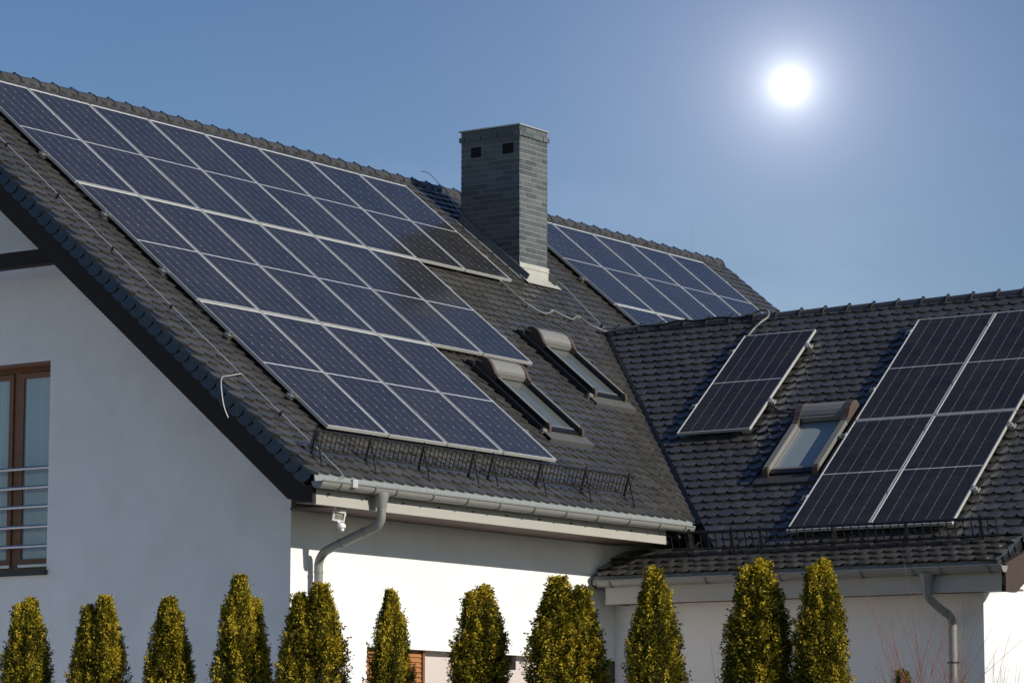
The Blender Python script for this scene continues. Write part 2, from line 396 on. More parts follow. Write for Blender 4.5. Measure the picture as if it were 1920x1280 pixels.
def clip_poly(P, n, c):                 # keep points with n.p <= c
    o = []
    for i in range(len(P)):
        p, q = P[i], P[(i+1) % len(P)]; dp = n[0]*p[0]+n[1]*p[1]-c; dq = n[0]*q[0]+n[1]*q[1]-c
        if dp <= 0: o.append(p)
        if dp*dq < 0: t = dp/(dp-dq); o.append((p[0]+(q[0]-p[0])*t, p[1]+(q[1]-p[1])*t))
    return o
def vline(p, q, sgn):                   # half plane left/right of the valley, in (a, w)
    d = (q[0]-p[0], q[1]-p[1]); l = math.hypot(*d); n = (sgn*d[1]/l, -sgn*d[0]/l); return n, n[0]*p[0]+n[1]*p[1]
VLA = vline((RBX, -vr), (valley_x(EV), -EV), -1)
VLB = vline((-valley_y(0), 0), (-valley_y(KV), -KV), 1)
def place_tile(mb, fi, a, w_, Mx):
    ln, c = (VLA if fi == 0 else VLB) if fi < 2 else (None, 0)
    if fi == 0 and a > RBX: ln = None
    cut = -.012-w_ if fi < 2 and w_+TL > -.02 else None
    if (ln and ln[0]*a+ln[1]*w_ > c-.45) or cut is not None:
        P = [(x, y) for x, y in TP]+[(TW/2-.0015, TL), (-TW/2+.0015, TL)]
        if cut is not None: P = clip_poly(P, (0, 1), cut)
        if len(P) > 2 and ln: P = clip_poly(P, ln, c-(ln[0]*a+ln[1]*w_)-(.035 if fi == 0 else .075))
        if len(P) < 3: return
        v_ = [(x, y, .054-.145*y) for x, y in P]; n = len(v_); v_ += [(x, y, z-TT) for x, y, z in v_]
        mb.add(v_, [tuple(range(n))]+[(i, n+i, n+(i+1) % n, (i+1) % n) for i in range(n)])
    else: mb.add(TV, TF)
FR = [FA, FB, FK]; PR = [main_roof, wing_roof, wing_roof]; JO = [MB(), MB()]
npart = 0
for i, (ar, fi, a, w_) in enumerate(tiles):
    J = T((a+rnd.uniform(-.002, .002), w_+rnd.uniform(-.005, .005), rnd.uniform(0, .004))) @ Euler((rnd.uniform(-.014, .014), rnd.uniform(-.022, .022), rnd.uniform(-.010, .010))).to_matrix().to_4x4()
    Mx = FR[fi] @ J
    nv = fi == 2 or (VLA if fi == 0 else VLB)[0][0]*a+(VLA if fi == 0 else VLB)[0][1]*w_ < (VLA if fi == 0 else VLB)[1]-.45
    if npart < 300 and nv and ar > 0 and w_+TL < -.02:
        npart += 1; link('roof_tile', TILE, PR[fi], Mx)
    else:
        mb = JO[0 if fi == 0 else 1]; mb.F = Mx; place_tile(mb, fi, a, w_, Mx)
obj('roof_tiles', JO[0], 'tile', main_roof, kind='stuff')
obj('roof_tiles', JO[1], 'tile', wing_roof, kind='stuff')

# --- valley gutter metal
g = MB()
for s in (0, 1):
    pts = []
    for v in (vr-.05, KV+1.0):
        pass
z0, z1 = RBZ, 4.52
def vpt(z): return Vector((RBX-(RBZ-z)/math.tan(BE), RAY-(RAZ-z)/math.tan(AL), z))
p0, p1 = vpt(z0+.02), vpt(z1)
up = (nA_+nB_).normalized()
dA = (Vector((-1, 0, 0))*.09); dB = Vector((0, -1, 0))*.09
g.prism([p0+nA_*.028+dA, p1+nA_*.028+dA, p1+up*.01, p0+up*.01], (0, 0, -.02))
g.prism([p0+up*.01, p1+up*.01, p1+nB_*.028+dB, p0+nB_*.028+dB], (0, 0, -.02))
obj('valley_gutter', g, 'valley', main_roof)

# --- ridge tiles with clips
def half_pipe(mb, p0, p1, r0, r1, up_, th=.012, seg=10, a0=-100, a1=100):
    p0, p1 = Vector(p0), Vector(p1); t = (p1-p0).normalized(); s = t.cross(up_).normalized(); n = s.cross(t)
    vs_ = []
    for p, r in ((p0, r0), (p1, r1)):
        for rr in (r, r-th):
            for k in range(seg+1):
                a = R(a0+(a1-a0)*k/seg); vs_.append(p+s*math.sin(a)*rr+n*math.cos(a)*rr)
    m = seg+1; fs = []
    for k in range(seg):
        fs += [(k, k+1, 2*m+k+1, 2*m+k), (m+k+1, m+k, 3*m+k, 3*m+k+1), (k+1, k, m+k, m+k+1), (2*m+k, 2*m+k+1, 3*m+k+1, 3*m+k)]
    fs += [(0, 2*m, 3*m, m), (seg, m+seg, 3*m+seg, 2*m+seg)]
    mb.add([tuple(p) for p in vs_], fs)
def ridge(parent, start, dirv, n, pitch, r):
    mb = MB(); half_pipe(mb, (0, 0, 0), (pitch+.03, 0, 0), r, r+.012, Vector((0, 0, 1)))
    me = mb.mesh('ridge_tile', 'ridge', True)
    mc = MB(); half_pipe(mc, (0, 0, 0), (.018, 0, 0), r+.019, r+.019, Vector((0, 0, 1)), th=.005, seg=10, a0=-70, a1=85)
    mc.box(-.006, .024, -.012, .012, r+.016, r+.034)
    cm = mc.mesh('ridge_clip', 'guard')
    x = Vector(dirv).normalized(); z = Vector((0, 0, 1)); y = z.cross(x)
    Rm = Matrix(((x.x, y.x, z.x, 0), (x.y, y.y, z.y, 0), (x.z, y.z, z.z, 0), (0, 0, 0, 1)))
    for i in range(n):
        Mx = T(Vector(start)+x*(pitch*i)) @ Rm @ Euler((rnd.uniform(-.03, .03), rnd.uniform(-.004, .004), rnd.uniform(-.006, .006))).to_matrix().to_4x4()
        link('ridge_tile', me, parent, Mx)
        link('ridge_clip', cm, parent, Mx @ T((pitch+.002, 0, -.002)))
ridge(main_roof, (AX0-.05, RAY, RAZ-.058), (1, 0, 0), 56, .3285, .108)
ridge(wing_roof, (RBX, valley_y(0)+.08, RBZ-.058), (0, -1, 0), 23, .347, .108)

# --- verge tiles: flap hanging over the bargeboard
def verge_flap(F, side):
    mb = MB(F)
    return mb
fl = []
for i in range(7): 
    t = i/6; fl.append((.168*(1-t)+.0*t, 0))
n = 8; prof = [(-.03, .03), (.175, .03)]
for i in range(n+1):
    ang = math.pi/2*i/n
prof = [(.19, .035), (.19, -.11)]+[(.02+.06*(1-math.sin(math.pi/2*i/6))-.02, -.11-.055*math.sin(math.pi*i/12)*0-.05*(i/6)) for i in range(1, 6)]
# flap outline in (w up slope, h): rounded lower edge
prof = [(.20, .040), (.20, -.085), (.17, -.108), (.12, -.118), (.07, -.113), (.030, -.098), (.008, -.070), (-.004, -.03), (-.004, .040)]
mb = MB(); mb.prism([(.09*(w_-.02), w_, h-.07*w_) for w_, h in prof], (.013, 0, 0))
mb.add([(0, -.004, .041), (.12, -.004, .041), (.12, .30, .012), (0, .30, .012), (0, -.004, .027), (.12, -.004, .027), (.12, .30, -.002), (0, .30, -.002)],
       [(0, 1, 2, 3), (0, 4, 5, 1), (1, 5, 6, 2), (0, 3, 7, 4)])
VT = mb.mesh('verge_tile', 'verge')
mb2 = MB(); mb2.v = [(-x, y, z) for x, y, z in mb.v]; mb2.f = [tuple(reversed(f)) for f in mb.f]
VT2 = mb2.mesh('verge_tile', 'verge')
k = 0
while EV+.03-k*TE > .05:
    v = EV+.03-k*TE
    j = lambda: Euler((rnd.uniform(-.012, .012), 0, rnd.uniform(-.012, .012))).to_matrix().to_4x4()
    link('verge_tile', VT, main_roof, FA @ T((AX0-.035, -v, 0)) @ j())
    link('verge_tile', VT2, main_roof, FA @ T((AX1+.02, -v, 0)) @ j()); k += 1
k = 0
while KV-k*TE > .05:
    link('verge_tile', VT2, wing_roof, FB @ T((-BY0+.075, -(KV-k*TE), 0)) @ Euler((0, 0, rnd.uniform(-.01, .01))).to_matrix().to_4x4()); k += 1
for k in range(4):
    link('verge_tile', VT2, wing_roof, FK @ T((-BY0+.075, -(KL+.02-k*TE*1.05), 0)))

# --- bargeboards, tie beam, purlin ends
def barge(mb, x0, x1, v0, v1, h0, h1, cut=True):
    # board along the slope, vertical cut at the lower end
    a, b = A(0, v0, h1), A(0, v1, h1); c, d = A(0, v1, h0), A(0, v0, h0)
    return
g = MB()
def zroof(y, h): return RAZ-(RAY-y)*math.tan(AL)+h/ca
ye = 18.985
g.prism([(AX0, RAY, zroof(RAY, -.115)), (AX0, RAY, zroof(RAY, -.345)), (AX0, ye+.31, zroof(ye+.31, -.345)), (AX0, ye, 4.245), (AX0, ye, zroof(ye, -.05)), (AX0, ye+.1, zroof(ye+.1, -.115))], (.055, 0, 0))
obj('bargeboard', g, 'dkwood', H)
g = MB()
g.prism([(AX0+.008, 2*RAY-y, z) for y, z in ((RAY, zroof(RAY, -.1)), (RAY, zroof(RAY, -.345)), (ye, 4.2), (ye, zroof(ye, -.05)))], (.055, 0, 0))
obj('bargeboard', g, 'dkwood', H)
g = MB(); g.box(AX0+.07, AX0+.22, 22.3, 28.2, 6.965, 7.125); obj('tie_beam', g, 'dkwood', H)
for (y, z) in ((22.66, 7.20), (19.98, 4.965)):
    g = MB(); g.prism([(AX0+.06, y-.07, z+.22), (AX0+.06, y-.07, z+.02), (AX0+.06, y-.02, z-.06), (AX0+.06, y+.09, z-.06), (AX0+.06, y+.09, z+.22)], (WX-AX0, 0, 0)); obj('purlin_end', g, 'dkwood', H)
# soffits
g = MB(FA)
g.box(AX0+.06, WX+.02, -EV+.1, 0, -.235, -.205)
g.box(WX+.02, valley_x(EV-.8), -EV+.0, -EV+1.2, -.235, -.205)
obj('soffit', g, 'soffit', H)
# eave soffit closing board
g = MB(); g.box(WX-.02, 30.95, 19.02, WY, 4.262, 4.282); g.box(AX0+.06, WX-.0205, 19.02, ye+.26, 4.262, 4.282); obj('soffit_board', g, 'soffit', H)
g = MB()
for k, (za, zb, dy) in enumerate(((4.24, 4.30, 0), (4.3005, 4.40, .002), (4.4005, 4.50, 0))): g.box(AX0+.058, 30.84, 18.995+dy, 19.02, za, zb)
obj('fascia', g, 'fascia', H)
g = MB()
for k in range(11): g.tube([(24.5+k*.62, 19.0, 4.352), (24.5+k*.62, 18.975, 4.348)], .008, 6)
obj('fascia_screw', g, 'guard', H)
# wing fascia
FX = 30.52
g = MB()
for k, (za, zb, dy) in enumerate(((3.555, 3.615, 0), (3.6155, 3.715, .002), (3.7155, 3.84, 0))): g.box(FX+dy, FX+.03, 14.60, 19.62, za, zb)
g.box(FX+.003, BWX+.01, 19.60, 19.617, 3.557, 3.80)
obj('wing_fascia', g, 'fascia', H)
g = MB(); g.box(FX+.03, BWX, 14.60, 19.60, 3.57, 3.59); obj('wing_soffit', g, 'soffit', H)
g = MB()
def zB(x, h):
    v = (RBX-x)/cb
    return (RBZ-v*sb+h/cb) if x > kx else kz-(kx-x)*math.tan(BK)+h/math.cos(BK)
g.prism([(RBX, 14.575, zB(RBX, -.12)), (RBX, 14.575, zB(RBX, -.38)), (FX+.55, 14.575, zB(FX+.55, -.40)), (FX+.25, 14.575, 3.545), (FX, 14.575, 3.545), (FX, 14.575, 3.84), (kx, 14.575, zB(kx, -.12))], (0, .05, 0))
g.prism([(2*RBX-x, 14.577, z) for x, z in ((RBX, zB(RBX, -.12)), (RBX, zB(RBX, -.38)), (FX, 3.3), (FX, 3.6))], (0, .046, 0))
obj('wing_bargeboard', g, 'brwood', H)
g = MB(FB); g.box(-BWY, -14.60, -KV, 0, -.235, -.205); obj('wing_verge_soffit', g, 'soffit', H)

# --- gutters
def gutter(p0, p1, r, parent, outd, brackets, drip):
    # half round along p0->p1, centre line at p0/p1 height of the rim
    t = (Vector(p1)-Vector(p0)).normalized(); o = Vector(outd); dn = Vector((0, 0, -1))
    mb = MB(); L = (Vector(p1)-Vector(p0)).length
    def prof(rr, s):
        pts = []
        for k in range(13):
            a = math.pi*k/12; pts.append(o*(math.cos(a)*rr)+dn*(math.sin(a)*rr))
        return pts
    P = prof(r, 0); Q = prof(r-.003, 0)
    for sgn in (0,):
        vs_ = [tuple(Vector(e)+q) for e in (p0, p1) for q in P]+[tuple(Vector(e)+q) for e in (p0, p1) for q in Q]
        m = 13
        fs = [(k, k+1, m+k+1, m+k) for k in range(12)]+[(2*m+k+1, 2*m+k, 3*m+k, 3*m+k+1) for k in range(12)]+[(0, m, 3*m, 2*m), (12, 2*m+12, 3*m+12, m+12)]
        mb.add(vs_, fs)
    mb.tube([Vector(p0)+o*(r+.004)+Vector((0, 0, .004)), Vector(p1)+o*(r+.004)+Vector((0, 0, .004))], .009, 8)
    G = obj('gutter', mb, 'gutter', parent, smooth=True)
    for e, s in ((p0, -1), (p1, 1)):
        c = MB(); c.prism([tuple(Vector(e)+q) for q in prof(r+.004, 0)], t*s*.006); obj('gutter_end_cap', c, 'gutter', G)
    for d in brackets:
        c = MB(); e = Vector(p0)+t*d
        pts = [e+q*1.0 for q in prof(r+.007, 0)]
        pts = [e+o*(r+.010)+Vector((0, 0, .016))]+pts+[e-o*(r+.02)+Vector((0, 0, .05))]
        for i in range(len(pts)-1):
            a_, b_ = pts[i], pts[i+1]; nn = (b_-a_).cross(t).normalized()*.003
            c.prism([a_-t*.012, b_-t*.012, b_+t*.012, a_+t*.012], nn)
        obj('gutter_bracket', c, 'leadside', G)
    return G
GA = gutter((24.20, 18.895, 4.455), (31.20, 18.895, 4.455), .068, H, (0, -1, 0), [.30, .86, 1.22, 1.85, 2.46, 3.05, 3.70, 4.32, 4.95, 5.60, 6.25, 6.80], 1)
g = MB(); g.prism([(24.26, 19.06, 4.575), (24.26, 18.985, 4.532), (24.26, 18.962, 4.42), (24.26, 18.966, 4.42), (24.26, 18.992, 4.528), (24.26, 19.06, 4.57)], (7.14, 0, 0))
obj('drip_edge', g, 'flash', H)
GXB = 30.45
GB = gutter((GXB, 19.66, 3.815), (GXB, 14.56, 3.815), .068, H, (-1, 0, 0), [.18, 1.45, 2.40, 3.42, 4.05, 4.38, 4.95], 1)
pk = FK @ Vector((0, -KL+.02, -.005)); xk, zk = pk.x, pk.z
g = MB(); g.add([(xk+.02, 19.78, zk+.02), (xk+.02, 14.62, zk+.02), (xk-.008, 14.62, zk-.035), (xk-.008, 19.78, zk-.035), (xk-.004, 19.78, zk-.085), (xk-.004, 14.62, zk-.085)], [(0, 1, 2, 3), (3, 2, 5, 4)])
obj('drip_edge', g, 'flash', H)

# --- downpipes
def funnel(mb, c, rtop, rbot, zt_, zb2):
    mb.tube([(c[0], c[1], zt_), (c[0], c[1], zt_-.03), (c[0], c[1], (zt_+zb2)/2), (c[0], c[1], zb2)], [rtop, rtop, (rtop+rbot)/2, rbot], 16)
def downpipe(parent, pts, r, fun, clamps):
    mb = MB(); mb.tube(bez(pts, 7), r, 16, False)
    D_ = obj('downpipe', mb, 'gutter', parent, smooth=True)
    f = MB(); funnel(f, *fun); obj('gutter_outlet', f, 'gutter', D_, smooth=True)
    for (p, q) in clamps:
        c = MB(); c.tube([p, q], r+.005, 16, True); obj('pipe_collar', c, 'gutter', D_, smooth=True)
    return D_
px_, py_ = 25.262, 19.70
D1 = downpipe(H, [(25.232, 18.885, 4.30), (25.232, 18.885, 4.20), (25.235, 18.90, 4.13), (25.236, 18.97, 4.075), (25.245, 19.2, 4.00), (25.255, 19.5, 3.90), (25.26, 19.63, 3.845), (25.262, 19.695, 3.75), (25.262, 19.70, 3.6), (25.262, 19.70, 3.0), (25.262, 19.70, .02)], .045,
         ((25.232, 18.885), .075, .047, 4.41, 4.235), [((25.232, 18.885, 4.245), (25.232, 18.885, 4.225)), ((25.241, 19.1, 4.033), (25.2425, 19.13, 4.023)), ((25.252, 19.40, 3.933), (25.253, 19.43, 3.923)), ((25.262, 19.70, 3.66), (25.262, 19.70, 3.64))])
D2 = downpipe(H, [(30.45, 15.475, 3.72), (30.45, 15.475, 3.62), (30.46, 15.475, 3.54), (30.53, 15.465, 3.475), (30.70, 15.44, 3.39), (30.84, 15.41, 3.33), (30.895, 15.40, 3.25), (30.90, 15.40, 3.1), (30.90, 15.40, 2.6), (30.90, 15.40, .02)], .045,
         ((30.45, 15.475), .08, .047, 3.765, 3.60), [((30.45, 15.475, 3.61), (30.45, 15.475, 3.59)), ((30.76, 15.427, 3.362), (30.785, 15.421, 3.352)), ((30.90, 15.40, 3.18), (30.90, 15.40, 3.16))])
c = MB(); c.tube([(30.90, 15.40, 2.83), (30.90, 15.40, 2.815)], .053, 16); c.box(30.93, 31.0, 15.39, 15.41, 2.815, 2.83); c.box(30.89, 30.91, 15.33, 15.47, 2.814, 2.831); obj('pipe_clamp', c, 'guard', D2)

# --- gable window with railing
g = MB(); FXW = WX+.20
def ring(mb, ya, yb, za, zb, t, x0, x1):
    mb.box(x0, x1, ya, yb, za, za+t); mb.box(x0, x1, ya, yb, zb-t, zb); mb.box(x0, x1, ya, ya+t, za+t, zb-t); mb.box(x0, x1, yb-t, yb, za+t, zb-t)
ring(g, W0-.03, W1+.0, Z0-.0, Z1+.0, .075, FXW, FXW+.07); g.box(FXW-.004, FXW+.06, 23.735, 23.815, Z0+.075, Z1-.075)
WIN = obj('gable_window', g, 'frame', H)
for ya, yb in ((W0+.015, 23.728), (23.822, W1-.08)):
    s = MB(); ring(s, ya, yb, Z0+.085, Z1-.085, .06, FXW-.022, FXW+.03); obj('sash', s, 'frame', WIN)
    s = MB(); s.box(FXW+.0, FXW+.006, ya+.06, yb-.06, Z0+.145, Z1-.145); obj('pane', s, 'cglass', WIN)
s = MB(); m = 60; ys = [W0-.0+(W1-W0)*k/m for k in range(m+1)]
s.add([(FXW+.045+.03*math.sin(k*1.9)+.012*math.sin(k*.7), y, z) for z in (Z0, Z1) for k, y in enumerate(ys)], [(k, k+1, m+2+k, m+1+k) for k in range(m)])
obj('curtain', s, 'curtain', WIN)
s = MB(); s.box(FXW+.5, FXW+.52, W0-.5, W1+.5, Z0-.3, Z1+.3); obj('room_back', s, 'black', WIN)
s = MB(); s.box(FXW-.03, FXW+.0, W0+.03, 23.70, Z0+.055, Z0+.085); s.box(FXW-.03, FXW+.0, 23.83, W1-.06, Z0+.055, Z0+.085); obj('drip_rail', s, 'alu', WIN)
s = MB(); s.box(WX-.05, FXW, W0-.02, W1+.02, Z0-.05, Z0-.002); obj('window_sill', s, 'sill', WIN)
s = MB(); s.box(WX+.005, FXW-.0, W0, W1, Z1-.035, Z1-.003); obj('lintel_trim', s, 'frame', WIN)
for z in (4.883, 4.675, 4.468, 4.252, 4.043):
    s = MB(); s.tube([(WX+.03, W0+.002, z), (WX+.03, W1-.002, z)], .021, 12); obj('railing_bar', s, 'steel', WIN, smooth=True)

# --- ground floor shutter and wall box
s = MB(); SH = []
g = MB(); g.box(26.24, 27.34, WY+.10, WY+.128, 0, RZ-.0); shut = obj('window_shutter', g, 'frame', H)
for k in range(18):
    s = MB(); z = RZ-.03-k*.052; s.prism([(26.26, WY+.10, z), (26.26, WY+.084, z-.044), (26.26, WY+.10, z-.049)], (1.04, 0, 0)); obj('slat', s, 'shutter', shut)
s = MB(); s.box(27.302, 27.34, WY+.07, WY+.1, 0, RZ-.004); obj('guide_rail', s, 'frame', shut)
g = MB(); g.box(28.93, 29.0, WY+.03, WY+.13, RZ-.16, RZ-.004); obj('wall_bracket', g, 'guard', H)

# --- chimney
zc0, zc1 = 7.4, 10.27
g = MB(); X0, X1, Y0, Y1 = CH
MI = .005
g.box(X0+MI, X1-MI, Y0+MI, Y1-MI, zc0, zc1-.0)
chim = obj('chimney', g, 'mortar', H)
BH, BL, JT = .0745, .262, .011
bm_cache = {}
hidden = MB()
def brick(x0, x1, y0, y1, z0, z1, vis):
    if vis:
        key = (round(x1-x0, 3), round(y1-y0, 3), round(z1-z0, 3))
        if key not in bm_cache:
            b = MB(); dx, dy, dz = key; e = .003
            b.v = [(sx*(dx/2-(e if ax != 0 else 0)), sy_*(dy/2-(e if ax != 1 else 0)), sz*(dz/2-(e if ax != 2 else 0))) for ax in (0, 1, 2) for sz in (-1, 1) for sy_ in (-1, 1) for sx in (-1, 1)]
            # plain box is enough at this size
            b = MB(); b.box(-dx/2, dx/2, -dy/2, dy/2, -dz/2, dz/2); bm_cache[key] = b.mesh('brick', 'brick')
        j = T(((x0+x1)/2+rnd.uniform(-.0015, .0015), (y0+y1)/2+rnd.uniform(-.0015, .0015), (z0+z1)/2))
        link('brick', bm_cache[key], chim, j)
    else: hidden.box(x0, x1, y0, y1, z0, z1)
nc = 0; z = zc1; PROT = .022
VH = [(23.52, 23.70), (24.05, 24.22)]    # vent openings in the left face (y ranges)
course = 0
while z > 7.9:
    z1_, z0_ = z, z-BH+JT
    proud = PROT if course == 1 else 0
    # left face (x = X0), bricks run along y, including corner
    def zr(y): return zroof(y, .03)
    off = (course % 2)*BL/2
    y = Y0-proud-.0 - (off if course % 2 else 0)
    segs = []
    while y < Y1+proud:
        a_, b_ = max(y, Y0-proud), min(y+BL-JT, Y1+proud)
        if b_-a_ > .03: segs.append((a_, b_))
        y += BL
    for a_, b_ in segs:
        parts = [(a_, b_)]
        if course in (3, 4):
            for (u0, u1) in VH:
                nn = []
                for (p, q) in parts:
                    if q <= u0 or p >= u1: nn.append((p, q)); continue
                    if u0-p > .03: nn.append((p, u0))
                    if q-u1 > .03: nn.append((u1, q))
                parts = nn
        for (p, q) in parts:
            if z1_ > zr(q): brick(X0-proud, X0+.02, p, q, z0_, z1_, True)
            brick(X1-.02, X1+proud, p, q, z0_, z1_, False)
    # front face (y = Y0)
    x = X0+.024 - (0 if course % 2 else BL/2)
    while x < X1+proud-.024:
        a_, b_ = max(x, X0+.024-JT+JT), min(x+BL-JT, X1-.022)
        if b_-a_ > .03:
            if z1_ > zr(Y0): brick(a_, b_, Y0-proud, Y0+.02, z0_, z1_, True)
            brick(a_, b_, Y1-.02, Y1+proud, z0_, z1_, False)
        x += BL
    z -= BH; course += 1
obj('bricks', hidden, 'brick', chim, kind='stuff')
for u0, u1 in VH:
    s = MB(); s.box(X0+.002, X0+.013, u0, u1, zc1-5*BH+JT*.5, zc1-3*BH); obj('vent_opening', s, 'black', chim)
s = MB(); s.box(X0-.025, X1+.02, Y0-.02, Y1+.03, zc1+.004, zc1+.022); s.box(X0+.28, X0+.44, Y0+.5, Y0+.68, zc1+.022, zc1+.045)
obj('chimney_cap', s, 'cap', chim)
# flashing
s = MB()
yq = Y0
fz = zroof(Y0, .03)
s.box(X0-.014, X1+.016, Y0-.016, Y0-.0035, fz-.03, fz+.20)
s.box(X0-.02, X1+.02, Y0-.026, Y0-.0165, fz+.135, fz+.145)
s.F = FA; vv = (RAY-Y0)/ca
s.box(X0-.04, X1+.09, -(vv+.17), -(vv-.02), .066, .071)
obj('front_flashing', s, 'chflash', chim)
s = MB(FA); vt = (RAY-Y1)/ca
vf = vv+.02
s.box(X0-.016, X0-.004, -vf-.08, -vt+.1, .0, .155)
s.box(X0-.10, X0-.0165, -vf-.03, -vt+.1, .044, .052); s.box(X0-.024, X0-.0165, -vf-.08, -vt+.1, .12, .155)
obj('side_flashing', s, 'leadside', chim)
s = MB(FA); s.box(X1+.004, X1+.016, -vf-.08, -vt+.1, .0, .155); obj('side_flashing', s, 'leadside', chim)

# --- roof windows (parts of the house)
def roof_window(F, a0, v0, parent, outer_left, label):
    Fw = F @ T((a0, -v0, 0)); W, L = RWW, RWL; rw_ = .042 if outer_left else .07
    g = MB(Fw)
    g.box(0, .06, -L, 0, .0, .085); g.box(W-.06, W, -L, 0, .0, .085); g.box(.06, W-.06, -L, -L+.07, 0, .095); g.box(.06, W-.06, -.2, 0, 0, .085)
    rw = obj('roof_window', g, 'rwblack', parent, label=label)
    g = MB(Fw); g.box(.07, W-.07, -L+.10, -.16, .080 if outer_left else .068, .086 if outer_left else .074); obj('pane', g, 'rglass' if outer_left else 'wglass', rw)
    g = MB(Fw); g.box(.062, W-.062, -L+.072, -.202, .052 if not outer_left else .01, .060 if not outer_left else .03); obj('blind', g, 'blind' if not outer_left else 'rwblack', rw)
    g = MB(Fw)
    g.box(.062, .088, -L+.072, -.202, .03, .0785 if outer_left else .088); g.box(W-.088, W-.062, -L+.072, -.202, .03, .0785 if outer_left else .088); g.box(.09, W-.09, -L+.072, -L+.105, .03, .1)
    obj('sash', g, 'leadside' if outer_left else 'rwrail', rw)
    for s0 in (0, W-rw_):
        g = MB(Fw); g.box(s0, s0+rw_, -L+.05, -.30, .0865, .140); sr = obj('side_rail', g, 'rwblack' if outer_left else 'rwrail', rw)
        g = MB(Fw); g.box(s0-.003, s0+rw_+.003, -L+.05, -.30, .1405, .152); obj('rail_cover', g, 'rwrail', rw)
        # rounded foot
        pr = [(-L+.05, .158), (-L+.05, .0), (-L-.02, .0), (-L-.035, .03), (-L-.038, .07), (-L-.02, .12), (-L+.01, .15)]
        g = MB(Fw); g.prism([(s0-.004, w_, h) for w_, h in pr], (rw_+.008, 0, 0)); obj('rail_foot', g, 'bronze', rw)
        # swoosh cheek of the shutter box
        pr = [(.02, .0), (.02, .12), (-.0, .19), (-.05, .225), (-.12, .235), (-.20, .215), (-.26, .185), (-.31, .163), (-.36, .158), (-.36, .05)]
        g = MB(Fw); g.prism([(s0-.006, w_, h) for w_, h in pr], (rw_+.012, 0, 0)); obj('box_cheek', g, 'bronze', rw)
    pr = [(.01, .0), (.01, .12), (-.01, .185), (-.055, .218), (-.12, .226), (-.19, .208), (-.245, .178), (-.245, .155), (-.235, .14), (-.235, .09), (-.22, .085)]
    g = MB(Fw); g.prism([(rw_+.008, w_, h) for w_, h in pr], (W-2*rw_-.016, 0, 0)); obj('shutter_box', g, 'hood', rw)
    g = MB(Fw); g.box(rw_+.01, W-rw_-.01, -.275, -.237, .10, .165); obj('end_bar', g, 'hood', rw)
    # apron flashing and side channels
    g = MB(Fw); g.box(-.09, W+.09, -L-.17, -L-.005, .066, .071); g.box(-.09, W+.09, -L-.17, -L-.166, .02, .066); obj('apron_flashing', g, 'apron' if outer_left else 'ridge', rw)
    g = MB(Fw)
    for s0, s1 in ((-.115, -.03), (W+.03, W+.115)):
        g.box(s0, s1, -L+.0, .06, .055, .064); g.box(s0+.0, s0+.02, -L, .06, .064, .085)
    g.box(-.115, W+.115, .02, .10, .04, .055)
    obj('side_channel', g, 'rwblack', rw)
    if outer_left:
        g = MB(Fw); g.box(-.125, -.045, -L-.02, .05, .052, .098); g.box(-.125, -.115, -L-.02, .05, .098, .106); g.box(-.055, -.045, -L-.02, .05, .098, .106); obj('side_cover', g, 'rwblack', rw)
        g = MB(Fw); g.prism([(-.13, w_, h) for w_, h in ((-L-.0, .10), (-L-.0, .045), (-L-.04, .045), (-L-.045, .085), (-L-.03, .10))], (.09, 0, 0)); obj('cover_foot', g, 'rwrail', rw)
    return rw
roof_window(FA, RWA[0][0], RWA[0][1], H, True, 'upper roof window on the main roof, nearest the valley')
roof_window(FA, RWA[1][0], RWA[1][1], H, True, 'lower roof window on the main roof, beside the bottom solar panels')
roof_window(FB, RWB[0], RWB[1], H, False, 'roof window on the side wing with a pale blind')

# ------------------------------------------------------------------ solar panels
def panel_meshes(W, Hh, cellm, gap, cham, mid, edge):
    f = MB(); t, b = .035, .012
    for a0, a1, w0, w1 in ((0, W, -b, 0), (0, W, -Hh, -Hh+b), (0, b, -Hh+b, -b), (W-b, W, -Hh+b, -b)): f.box(a0, a1, w0, w1, -t, 0)
    bs = MB(); bs.box(b, W-b, -Hh+b, -b, -.010, -.006)
    s = MB(); half = (Hh-2*edge-mid)/2; n = 12; ph = half/n; cw = (W-2*edge-5*gap)/6
    for k in range(n):
        w1 = -k*ph; w0 = w1-ph+.0016
        # chamfers only on the outer side of each half wafer pair
        c0 = cham if k % 2 else 0; c1 = 0 if k % 2 else cham
        s.add([(0, w0+c0, -.0045), (c0, w0, -.0045), (cw-c0, w0, -.0045), (cw, w0+c0, -.0045), (cw, w1-c1, -.0045), (cw-c1, w1, -.0045), (c1, w1, -.0045), (0, w1-c1, -.0045)] if True else [], [(0, 1, 2, 3, 4, 5, 6, 7)])
    return f.mesh('frame', 'alu'), bs.mesh('backsheet', 'back'), s.mesh('cell_string', cellm), [(edge+i*(cw+gap), w_) for w_ in (-edge, -edge-half-mid) for i in range(6)]
PMA = panel_meshes(PW, PH, 'cellA', .006, .0078, .018, .026)
PMB = panel_meshes(QW, QH, 'cellB', .0055, .004, .015, .022)
def panel(F, a, v, h, pm, label, group):
    Mx = F @ T((a, -v, h)) @ Euler((rnd.uniform(-.0012, .0012), rnd.uniform(-.0018, .0018), 0)).to_matrix().to_4x4()
    t = thing('solar_panel', label, 'solar panel', Mx, group)
    link('frame', pm[0], t, Mx); link('backsheet', pm[1], t, Mx)
    for (x, w_) in pm[3]: link('cell_string', pm[2], t, Mx @ T((x, w_, 0)))
ordw = ['first', 'second', 'third', 'fourth', 'fifth', 'sixth', 'seventh', 'eighth']
rown = ['top', 'middle', 'bottom']
